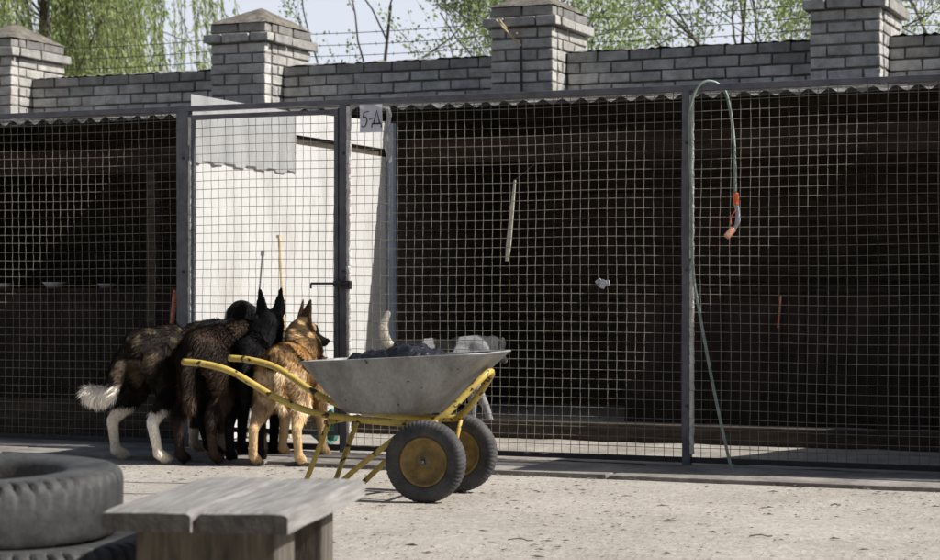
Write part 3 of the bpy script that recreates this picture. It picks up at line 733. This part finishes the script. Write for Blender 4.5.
# ------------------------------------------------------------------ dogs
FURN = 15000
def dog(name, label, u, v, heading, s, colfn, fur=.02, fat=1.0, feet=None, neck=None, head=None, hdir=None, ears='up', tail=None, seed=1, z0=.01, pos=None, tailr=None, nfur=None, back=0, lenfn=None, nkr=1.0, ms=1.0):
    random.seed(seed)
    a = R(heading); f = RGT * math.cos(a) + FWD * math.sin(a)
    o = pos if pos is not None else G(u, v); o = Vector((o.x, o.y, z0))
    root = tag(empty('dog', o, math.atan2(f.y, f.x)), label, 'dog')
    sph = []
    def cone(p, r, q, t, sy=1.0, flat=None):
        p, q = Vector(p), Vector(q); n = max(2, int((q - p).length / (min(r, t) * .45)) + 1)
        for i in range(n + 1):
            k = i / n; sph.append((p.lerp(q, k), r + (t - r) * k, sy))
    F = feet or {}
    fat_ = fat
    cone((.02, 0, .50), .105 * fat_, (.2, 0, .50), .105 * fat_, .9)
    cone((.2, 0, .50), .105 * fat_, (.38, 0, .455), .145 * fat_, .82); cone((.38, 0, .455), .145 * fat_, (.49, 0, .46), .13 * fat_, .82)
    cone((.36, 0, .56), .065 * fat_, (.50, 0, .57), .07 * fat_)
    cone((-.02, 0, .53), .07 * fat_, (.2, 0, .56 + back), .06 * fat_)
    for sgn, kk in ((1, 'hl'), (-1, 'hr')):
        dx, dy, dz = F.get(kk, (0, 0, 0)); y = sgn * .085
        cone((.03, sgn * .055, .46), .095 * fat_, (.08 + dx * .3, y + dy * .3, .31), .062 * fat_, .8)
        cone((.08 + dx * .3, y + dy * .3, .31), .055, (-.06 + dx * .8, y + dy * .8, .18 + dz), .027)
        cone((-.06 + dx * .8, y + dy * .8, .18 + dz), .027, (-.03 + dx, y + dy, .05 + dz), .022)
        cone((-.03 + dx, y + dy, .045 + dz), .024, (.015 + dx, y + dy, .024 + dz), .027, 1.15)
        cone((.015 + dx, y + dy - .012, .02 + dz), .017, (.04 + dx, y + dy - .014, .018 + dz), .014); cone((.015 + dx, y + dy + .012, .02 + dz), .017, (.04 + dx, y + dy + .014, .018 + dz), .014)
    for sgn, kk in ((1, 'fl'), (-1, 'fr')):
        dx, dy, dz = F.get(kk, (0, 0, 0)); y = sgn * .08
        cone((.49, sgn * .07, .46), .075 * fat_, (.45 + dx * .2, y + dy * .2, .33), .05)
        cone((.45 + dx * .2, y + dy * .2, .33), .046, (.48 + dx * .7, y + dy * .7, .16 + dz), .028)
        cone((.48 + dx * .7, y + dy * .7, .16 + dz), .028, (.48 + dx, y + dy, .05 + dz), .023)
        cone((.485 + dx, y + dy, .045 + dz), .025, (.525 + dx, y + dy, .024 + dz), .028, 1.15)
        cone((.525 + dx, y + dy - .013, .02 + dz), .017, (.55 + dx, y + dy - .015, .018 + dz), .014); cone((.525 + dx, y + dy + .013, .02 + dz), .017, (.55 + dx, y + dy + .015, .018 + dz), .014)
    hc = Vector(head or (.68, 0, .76)); hd = Vector(hdir or (1, 0, -.1)).normalized()
    nk = Vector(neck or (.52, 0, .53))
    cone(nk, .105 * fat_ * nkr, nk.lerp(hc, .55), .085 * fat_ * nkr); cone(nk.lerp(hc, .5), .085 * fat_ * nkr, hc - hd * .02 - Vector((0, 0, .02)), .07)
    sd = hd.cross(Vector((0, 0, 1))).normalized(); up = sd.cross(hd).normalized()
    cone(hc - hd * .01, .068, hc + hd * .035 + up * .002, .062)
    cone(hc + hd * .04 * ms - up * .012, .05, hc + hd * .10 * ms - up * .022, .034); cone(hc + hd * .10 * ms - up * .02, .034, hc + hd * .165 * ms - up * .028, .025)
    cone(hc + hd * .03 * ms - up * .045, .03, hc + hd * .145 * ms - up * .048, .017)
    nosep = hc + hd * .185 * ms - up * .018; cone(nosep, .014, nosep + hd * .004, .013)
    for sg in (-1, 1):
        b = hc - hd * .012 + sd * sg * .04 + up * .048
        if ears == 'up':
            for k in range(9):
                t = k / 8; wE = .041 * (1 - t) ** .8 + .005
                c_ = b + up * (.125 * t) + sd * sg * (.012 * t) + hd * .004
                for m_ in (-1, -.5, 0, .5, 1): sph.append((c_ + (sd * sg * .78 + hd * .62) * m_ * wE * .75, .0115 * (1 - .45 * t), 1))
        else:
            for k in range(8):
                t = k / 7; c_ = b + sd * sg * (.035 + .012 * math.sin(t * 3)) + up * (.0 - .10 * t) 
                wE = .028 * math.sin(.5 + t * 2.2)
                for m_ in (-1, 0, 1): sph.append((c_ + hd * m_ * wE * .7, .012, 1))
    tl = tail or [(-.06, 0, .54), (-.12, 0, .46), (-.15, 0, .36), (-.17, 0, .25)]
    tc_ = cat_rom(tl, 6); tr = tailr or (.03, .02)
    for i, p in enumerate(tc_):
        t = i / (len(tc_) - 1); sph.append((p, tr[0] + (tr[1] - tr[0]) * t + .006 * math.sin(t * math.pi), 1))
    bm = bmesh.new()
    for p, r, sy in sph:
        bmesh.ops.create_icosphere(bm, subdivisions=2, radius=r, matrix=Matrix.Translation(p) @ Matrix.Diagonal((1, sy, 1, 1)))
    bmesh.ops.scale(bm, vec=(s, s, s), verts=bm.verts)
    me = bpy.data.meshes.new('tmp'); bm.to_mesh(me); bm.free(); to = bpy.data.objects.new('tmp', me); COL.objects.link(to)
    r1 = to.modifiers.new('r', 'REMESH'); r1.mode = 'VOXEL'; r1.voxel_size = .0085 * s
    r2 = to.modifiers.new('s', 'SMOOTH'); r2.factor = .5; r2.iterations = 5
    dg = bpy.context.evaluated_depsgraph_get(); ev = to.evaluated_get(dg); bmx = bpy.data.meshes.new_from_object(ev)
    bpy.data.objects.remove(to); bmx.name = 'body'
    bmx.materials.clear(); bmx.materials.append(M['fur'])
    for p in bmx.polygons: p.use_smooth = True
    body = bpy.data.objects.new('body', bmx); COL.objects.link(body); body.parent = root
    def cf(p):
        q = p / s; k = (q - nosep).length
        if k < .022: return (.012, .011, .011)
        return colfn(q, hc, hd, up)
    ca = bmx.color_attributes.new('col', 'FLOAT_COLOR', 'POINT')
    vc = []
    for i, vtx in enumerate(bmx.vertices):
        c = cf(vtx.co); vc.append(c); ca.data[i].color = (*c, 1)
    # coat: many thin tapered blades
    polys = bmx.polygons; V = []; Fc = []; C = []
    tot = sum(p.area for p in polys); N = nfur or FURN
    for p in polys:
        c = p.center; q = c / s; ex = p.area / tot * N; k = int(ex) + (random.random() < ex % 1)
        for _ in range(k):
            vs_ = [bmx.vertices[i].co for i in p.vertices]; r_ = [random.random() for _ in vs_]; sm = sum(r_); b = sum((vs_[i] * (r_[i] / sm) for i in range(len(vs_))), Vector())
            nrm = p.normal
            dh = (q - hc).length
            L = fur
            if dh < .075 or (q - (hc + hd * .1)).length < .11: L = min(fur * .5, .010)
            elif q.z < .22 and dh > .25 and q.x > -.12 and abs(q.y) > .02: L = min(fur * .45, .012)
            if q.x < -.12 : L = fur * 1.8
            if (q - hc).dot(up) > .045 and dh < .24: L = .007
            if lenfn and not ((q - hc).dot(up) > .045 and dh < .24): L = lenfn(q, L)
            flow = Vector((-.8, 0, -.35)) if q.z > .3 else Vector((-.15, 0, -1))
            if dh < .14: flow = -hd + Vector((0, 0, -.3))
            flow = flow - nrm * flow.dot(nrm)
            d = (nrm * .42 + flow.normalized() * .9 + Vector([random.uniform(-.22, .22) for _ in range(3)])).normalized()
            L = L * s * random.uniform(.6, 1.3); wv = random.uniform(.0009, .0018) * s * (1 + fur * 12)
            sv = d.cross(nrm); sv = (sv.normalized() if sv.length > 1e-4 else Vector((0, 1, 0))) * wv
            i0 = len(V); b2 = b - nrm * .002; mid = b2 + d * L * .55 + nrm * L * .05; tip = b2 + d * L - Vector((0, 0, L * .12))
            V += [b2 - sv, b2 + sv, mid + sv * .7, mid - sv * .7, tip]
            Fc += [(i0, i0 + 1, i0 + 2, i0 + 3), (i0 + 3, i0 + 2, i0 + 4)]
            cc_ = cf(b); j = random.uniform(.75, 1.35); cc_ = tuple(x * j for x in cc_); C += [cc_, cc_]
    fo = obj('coat', (V, Fc), M['fur'], root); setcol(fo, lambda p: C[p.index])
    for sg in (-1, 1):
        bm = bmesh.new(); bmesh.ops.create_uvsphere(bm, u_segments=12, v_segments=8, radius=.0105 * s, matrix=Matrix.Translation((hc + hd * .072 + sd * sg * .036 + up * .014) * s))
        obj('eye', bm, M['eye'], root, smooth=True)
    return root

def nz(q, k, sd=0): return noise.noise(q * k + Vector((sd, sd * 2, 0)))
def c_one(q, hc, hd, up):            # rough dark coat, white feet, white tail end
    if q.x < -.085 and q.z < .345: return (.95, .91, .83)
    if q.z < .235 + .02 * nz(q, 20) and q.x < .3 and q.x > -.1: return (.85, .79, .68)
    if q.z < .12: return (.6, .53, .43)
    n_ = nz(Vector((q.x * 2.2, q.y * 5, q.z * 1.5)), 8, 3)
    if n_ > .32 and q.z > .40: return (.10, .078, .05)
    if abs(q.y) < .05 and q.z < .46 and q.x < .04: return (.14, .11, .078)
    return (.028, .022, .017) if n_ > -.15 else (.012, .0105, .009)
def c_two(q, hc, hd, up):
    if q.z < .1 and q.x > .35: return (.3, .26, .2)
    if q.x > .35 and q.z < .42: return (.07, .052, .032)
    if (q - hc).length < .1 and nz(q, 14) > .1: return (.16, .14, .12)
    n_ = nz(q, 9, 5); return (.06, .040, .030) if n_ > 0 else (.028, .020, .016)
def c_three(q, hc, hd, up):
    if abs(q.y - .10) < .025 and q.z > .55: return (.4, .4, .4)
    return (.008, .008, .009)
def c_four(q, hc, hd, up): return (.0075, .007, .0075)
def c_five(q, hc, hd, up):
    d = q - hc
    mz = d.dot(hd)
    if mz > .058 + .01 * nz(q, 30) and (d - hd * mz).length < .08 and mz < .22: return (.02, .016, .013)
    if d.dot(up) > .075: return (.07, .045, .025) if nz(q, 25) > -.1 else (.2, .12, .06)
    if d.length < .12:
        return (.58, .39, .20) if nz(q, 16) > -.12 + max(0, (d.dot(up) - .02)) * 4 else (.10, .065, .032)
    if q.z > .47 - q.x * .1 and nz(q, 8, 2) > -.16: return (.30, .18, .08) if nz(q, 18) > 0 else (.10, .06, .03)
    if q.x < .08 and .25 < q.z < .47: return (.85, .70, .48) if nz(q, 12) > .0 else (.55, .40, .24)
    if q.z < .25: return (.62, .44, .24)
    return (.58, .38, .18) if nz(q, 12) > -.1 else (.30, .18, .08)
def c_six(q, hc, hd, up):
    if q.x < -.06: return (.42, .40, .34)
    xx = q.x + .05 * nz(q, 6)
    if q.z > .36 + .05 * nz(q, 6, 3) and (xx < .13 or .21 < xx < .36): return (.014, .014, .014)
    if (q - hc).length < .17 or (q - hc).dot(up) > .05: return (.05, .05, .055)
    return (.24, .24, .25)

dog('d1', 'dark rough coated dog with a white plume tail and white hind feet, farthest left', 142, 462.5, 56, 1.27, c_one, fur=.026, fat=.93,
    feet={'hl': (.02, .07, 0), 'hr': (-.03, -.07, 0), 'fl': (-.05, 0, 0), 'fr': (-.05, 0, 0)}, head=(.60, -.16, .42), hdir=(.5, -.8, -.5),
    tail=[(-.05, .03, .50), (-.085, .06, .42), (-.085, .08, .36), (-.09, .10, .315), (-.11, .15, .29), (-.135, .20, .30)], tailr=(.034, .032), seed=11, nfur=26000,
    lenfn=lambda q, L: .04 if q.x < -.08 and .25 < q.z < .36 else min(L, .03))
dog('d2', 'shaggy dark brown dog standing between the white tailed dog and the black ones', 200, 465, 74, 1.25, c_two, fur=.036, fat=1.02,
    feet={'hl': (0, .0, 0), 'hr': (.03, .02, 0), 'fl': (-.05, 0, 0), 'fr': (-.03, -.04, 0)}, head=(.56, .05, .38), hdir=(.6, -.5, -.6), ears='down',
    tail=[(-.05, 0, .54), (-.08, .02, .44), (-.08, .02, .34), (-.07, .02, .26)], tailr=(.032, .026), seed=22, nfur=26000)
dog('d3', 'smooth black drop eared dog with white neck streak, behind the shaggy brown dog', 208, 458, 66, 1.32, c_three, fur=.012, fat=.95,
    feet={'hl': (0.1, -.04, 0), 'hr': (-.0, .05, 0), 'fl': (-.2, 0, 0), 'fr': (-.2, 0, 0)}, head=(.34, .02, .625), hdir=(.45, -1, -.6), neck=(.32, .03, .52), ears='down', seed=33, nfur=14000)
dog('d4', 'black dog with two tall pricked ears facing the gate', 247, 463.5, 88, 1.20, c_four, fur=.022, fat=.9,
    feet={'hl': (0, -.01, 0), 'hr': (.0, .02, 0), 'fl': (-.14, 0, 0), 'fr': (-.14, 0, 0)}, neck=(.34, -.01, .53), head=(.38, -.06, .655), hdir=(1, .1, .02), nkr=1.15, seed=44, nfur=20000, tail=[(-.06, 0, .5), (-.09, 0, .42), (-.08, 0, .34), (-.06, 0, .26)])
dog('d5', 'tan and black shepherd dog turning its dark muzzle right, beside the barrow', 280, 466, 80, 1.12, c_five, fur=.022, fat=.95,
    feet={'hl': (-.02, .04, 0), 'hr': (.0, -.02, 0), 'fl': (-.04, .03, 0), 'fr': (-.04, -.03, 0)}, neck=(.42, -.01, .56), head=(.46, .01, .655), hdir=(.56, -.76, -.20), nkr=1.05, ms=.82, seed=55, nfur=32000,
    tail=[(-.04, 0, .52), (-.07, -.01, .44), (-.05, -.01, .34), (-.03, -.02, .27)], tailr=(.028, .02),
    lenfn=lambda q, L: .034 if (q.x < .06 and .28 < q.z < .55) else L)
kp = FP(405, 440, 2.0) ; kd = dog('d6', 'white and black dog inside the run, seen through the mesh behind the tub', 0, 0, -4, 1.03, c_six, fur=.013, fat=.98,
    feet={'fr': (.12, -.02, 0), 'fl': (-.02, 0, 0)}, head=(.60, .10, .56), hdir=(.5, .8, -.5), ears='down',
    tail=[(-.06, 0, .54), (-.11, 0, .60), (-.13, 0, .70), (-.10, 0, .78)], seed=66, pos=Vector((FP(403, 436, 1.85).x, 1.85, 0)), z0=.02, nfur=12000)

# ------------------------------------------------------------------ trees beyond the wall
def leaf_quad(V, F, p, d, L, wd):
    n_ = Vector((random.uniform(-1, 1), random.uniform(-1, 1), random.uniform(-.4, 1))).normalized(); s_ = d.cross(n_)
    s_ = (s_.normalized() if s_.length > 1e-4 else Vector((1, 0, 0))) * wd; i = len(V)
    V += [p, p + d * L * .45 + s_, p + d * L, p + d * L * .45 - s_]; F.append((i, i + 1, i + 2, i + 3))
def tree(base, H, lean, label, seed, leaf=.045, nl=10, spread=1.0, start=.35, depth=4, lm='leaf', twl=.5, up=.15):
    random.seed(seed); root = tag(empty('tree', base), label, 'tree', 'trees behind the brick wall')
    bm = bmesh.new(); V = []; F = []
    def br(p, d, L, r, k):
        n = 6; pts = [p.copy()]; dd = d.copy()
        for i in range(n):
            dd = (dd + Vector((random.uniform(-.22, .22), random.uniform(-.22, .22), random.uniform(-.12, .16) + up * .3))).normalized(); pts.append(pts[-1] + dd * L / n)
        rs = [r * (1 - .6 * i / n) for i in range(n + 1)]
        tube(bm, pts, rs, 7 if k < 2 else 4, cap=False)
        if k >= depth - 1:
            for q in pts[1:]:
                for _ in range(nl if nl > 1 else 4):
                    o_ = Vector([random.gauss(0, .045) for _ in range(3)]); ld = (dd + Vector([random.uniform(-1, 1) for _ in range(3)])).normalized()
                    leaf_quad(V, F, q + o_, ld, leaf * random.uniform(.6, 1.3), leaf * .33)
        if k < depth:
            m = ({0: 9, 1: 6, 2: 5, 3: 4} if nl > 1 else {0: 6, 1: 4, 2: 4, 3: 3}).get(k, 3)
            for i in range(m):
                t = start + (1 - start) * (i + random.random()) / m if k == 0 else random.uniform(.25, 1)
                j = min(n - 1, int(t * n)); q = pts[j].lerp(pts[j + 1], t * n - j)
                ax = Vector((random.uniform(-1, 1), random.uniform(-1, 1), random.uniform(-.1, .6))).normalized()
                nd = (dd * (.35 if k == 0 else .7) + ax * spread).normalized()
                br(q, nd, L * (random.uniform(.38, .55) if k == 0 else random.uniform(.5, .72)), rs[j] * .55, k + 1)
    br(Vector((0, 0, 0)), Vector(lean).normalized(), H, .0095 * H, 0)
    obj('trunk', bm, M['bark'], root, smooth=True); obj('crown', (V, F), M[lm], root)
    return root
def willow(base, H, label, seed):
    random.seed(seed); root = tag(empty('tree', base), label, 'tree', 'trees behind the brick wall')
    bm = bmesh.new(); V = []; F = []
    tube(bm, cat_rom([(0, 0, 0), (.1, 0, H * .3), (0, .1, H * .55), (.15, 0, H * .8)], 4), [.2 - .15 * i / 12 for i in range(13)], 8)
    for k in range(34):
        a = random.uniform(0, 6.28); z = random.uniform(.42, .8) * H; rr = random.uniform(.8, 3.3) * (H / 8)
        tipz = z + random.uniform(.3, 1.6); d = Vector((math.cos(a), math.sin(a), 0))
        pts = cat_rom([(0, 0, z - .4), d * rr * .4 + Vector((0, 0, z + .5)), d * rr * .8 + Vector((0, 0, tipz)), d * rr + Vector((0, 0, tipz - .2))], 5)
        tube(bm, pts, [.022 - .016 * i / (len(pts) - 1) for i in range(len(pts))], 5, cap=False)
        for m in range(14):
            q = random.choice(pts[4:]); L = random.uniform(.8, 3.4); sw = Vector((random.uniform(-.1, .25), random.uniform(-.2, .2), -1)).normalized()
            st = [q + Vector((random.uniform(-.2, .2), random.uniform(-.2, .2), 0))]; n = 8
            for i in range(n): sw = (sw + Vector((random.uniform(-.10, .15), random.uniform(-.1, .1), -.12))).normalized(); st.append(st[-1] + sw * L / n)
            tube(bm, st, .006, 3, cap=False)
            for i in range(n):
                for _ in range(int(L * 3)):
                    p = st[i].lerp(st[i + 1], random.random()) + Vector([random.gauss(0, .02) for _ in range(3)])
                    leaf_quad(V, F, p, (sw + Vector([random.uniform(-.7, .7) for _ in range(3)])).normalized(), random.uniform(.07, .15), .015)
    obj('trunk', bm, M['bark'], root, smooth=True); obj('crown', (V, F), M['leaf_willow'], root)
def at(u, Z): return W((u - 470) / FOC * Z, Z, 0)
willow(at(40, 32), 8.6, 'pale green weeping willow behind the left brick pillar', 3)
willow(at(92, 37), 7.2, 'smaller weeping willow behind the wall, between the two left pillars', 5)
tree(at(285, 26), 5.0, (.35, 0, 1), 'sparse budding tree behind the second pillar from the left', 8, leaf=.055, nl=1, spread=1.0, start=.55, depth=3)
tree(at(400, 24), 4.6, (.5, 0, 1), 'thin twiggy tree with few leaves above the wall left of the middle pillar', 9, leaf=.05, nl=1, spread=1.1, start=.6, depth=3)
tree(at(585, 25), 5.0, (.1, 0, 1), 'leafy green tree just right of the middle brick pillar', 12, leaf=.06, nl=2, spread=1.0, start=.4, depth=4)
tree(at(655, 27), 5.4, (.3, 0, 1), 'leafy green tree behind the wall between the two right pillars', 14, leaf=.062, nl=2, spread=1.0, start=.4, depth=4)
tree(at(722, 24), 4.8, (.5, 0, 1), 'dark limbed tree leaning right, left of the rightmost pillar', 17, leaf=.06, nl=3, spread=1.0, start=.45, depth=3)
tree(at(985, 26), 5.0, (-.1, 0, 1), 'tree at the right edge with only twig ends above the wall', 19, leaf=.05, nl=3, spread=1.0, start=.5, depth=3)

# ------------------------------------------------------------------ timber store added out of view behind the camera to cut skylight
blocker = tag(empty('skylight_blocker', (0, -15.6, 0)), 'long dark timber store added unseen behind the camera to cut skylight', 'store shed')
bm = bmesh.new(); x = -22.0
while x < 22: box(bm, (x + .15, -15.6, 3.2), (.29, .05, 6.4), bevel=.006); x += .3
fpart('wall', bm, M['bench_leg'], blocker)
bm = bmesh.new(); box(bm, (0, -17.1, 6.62), (44.6, 3.8, .12), Matrix.Rotation(R(-6), 3, 'X')); fpart('roof', bm, M['steel_dark'], blocker)
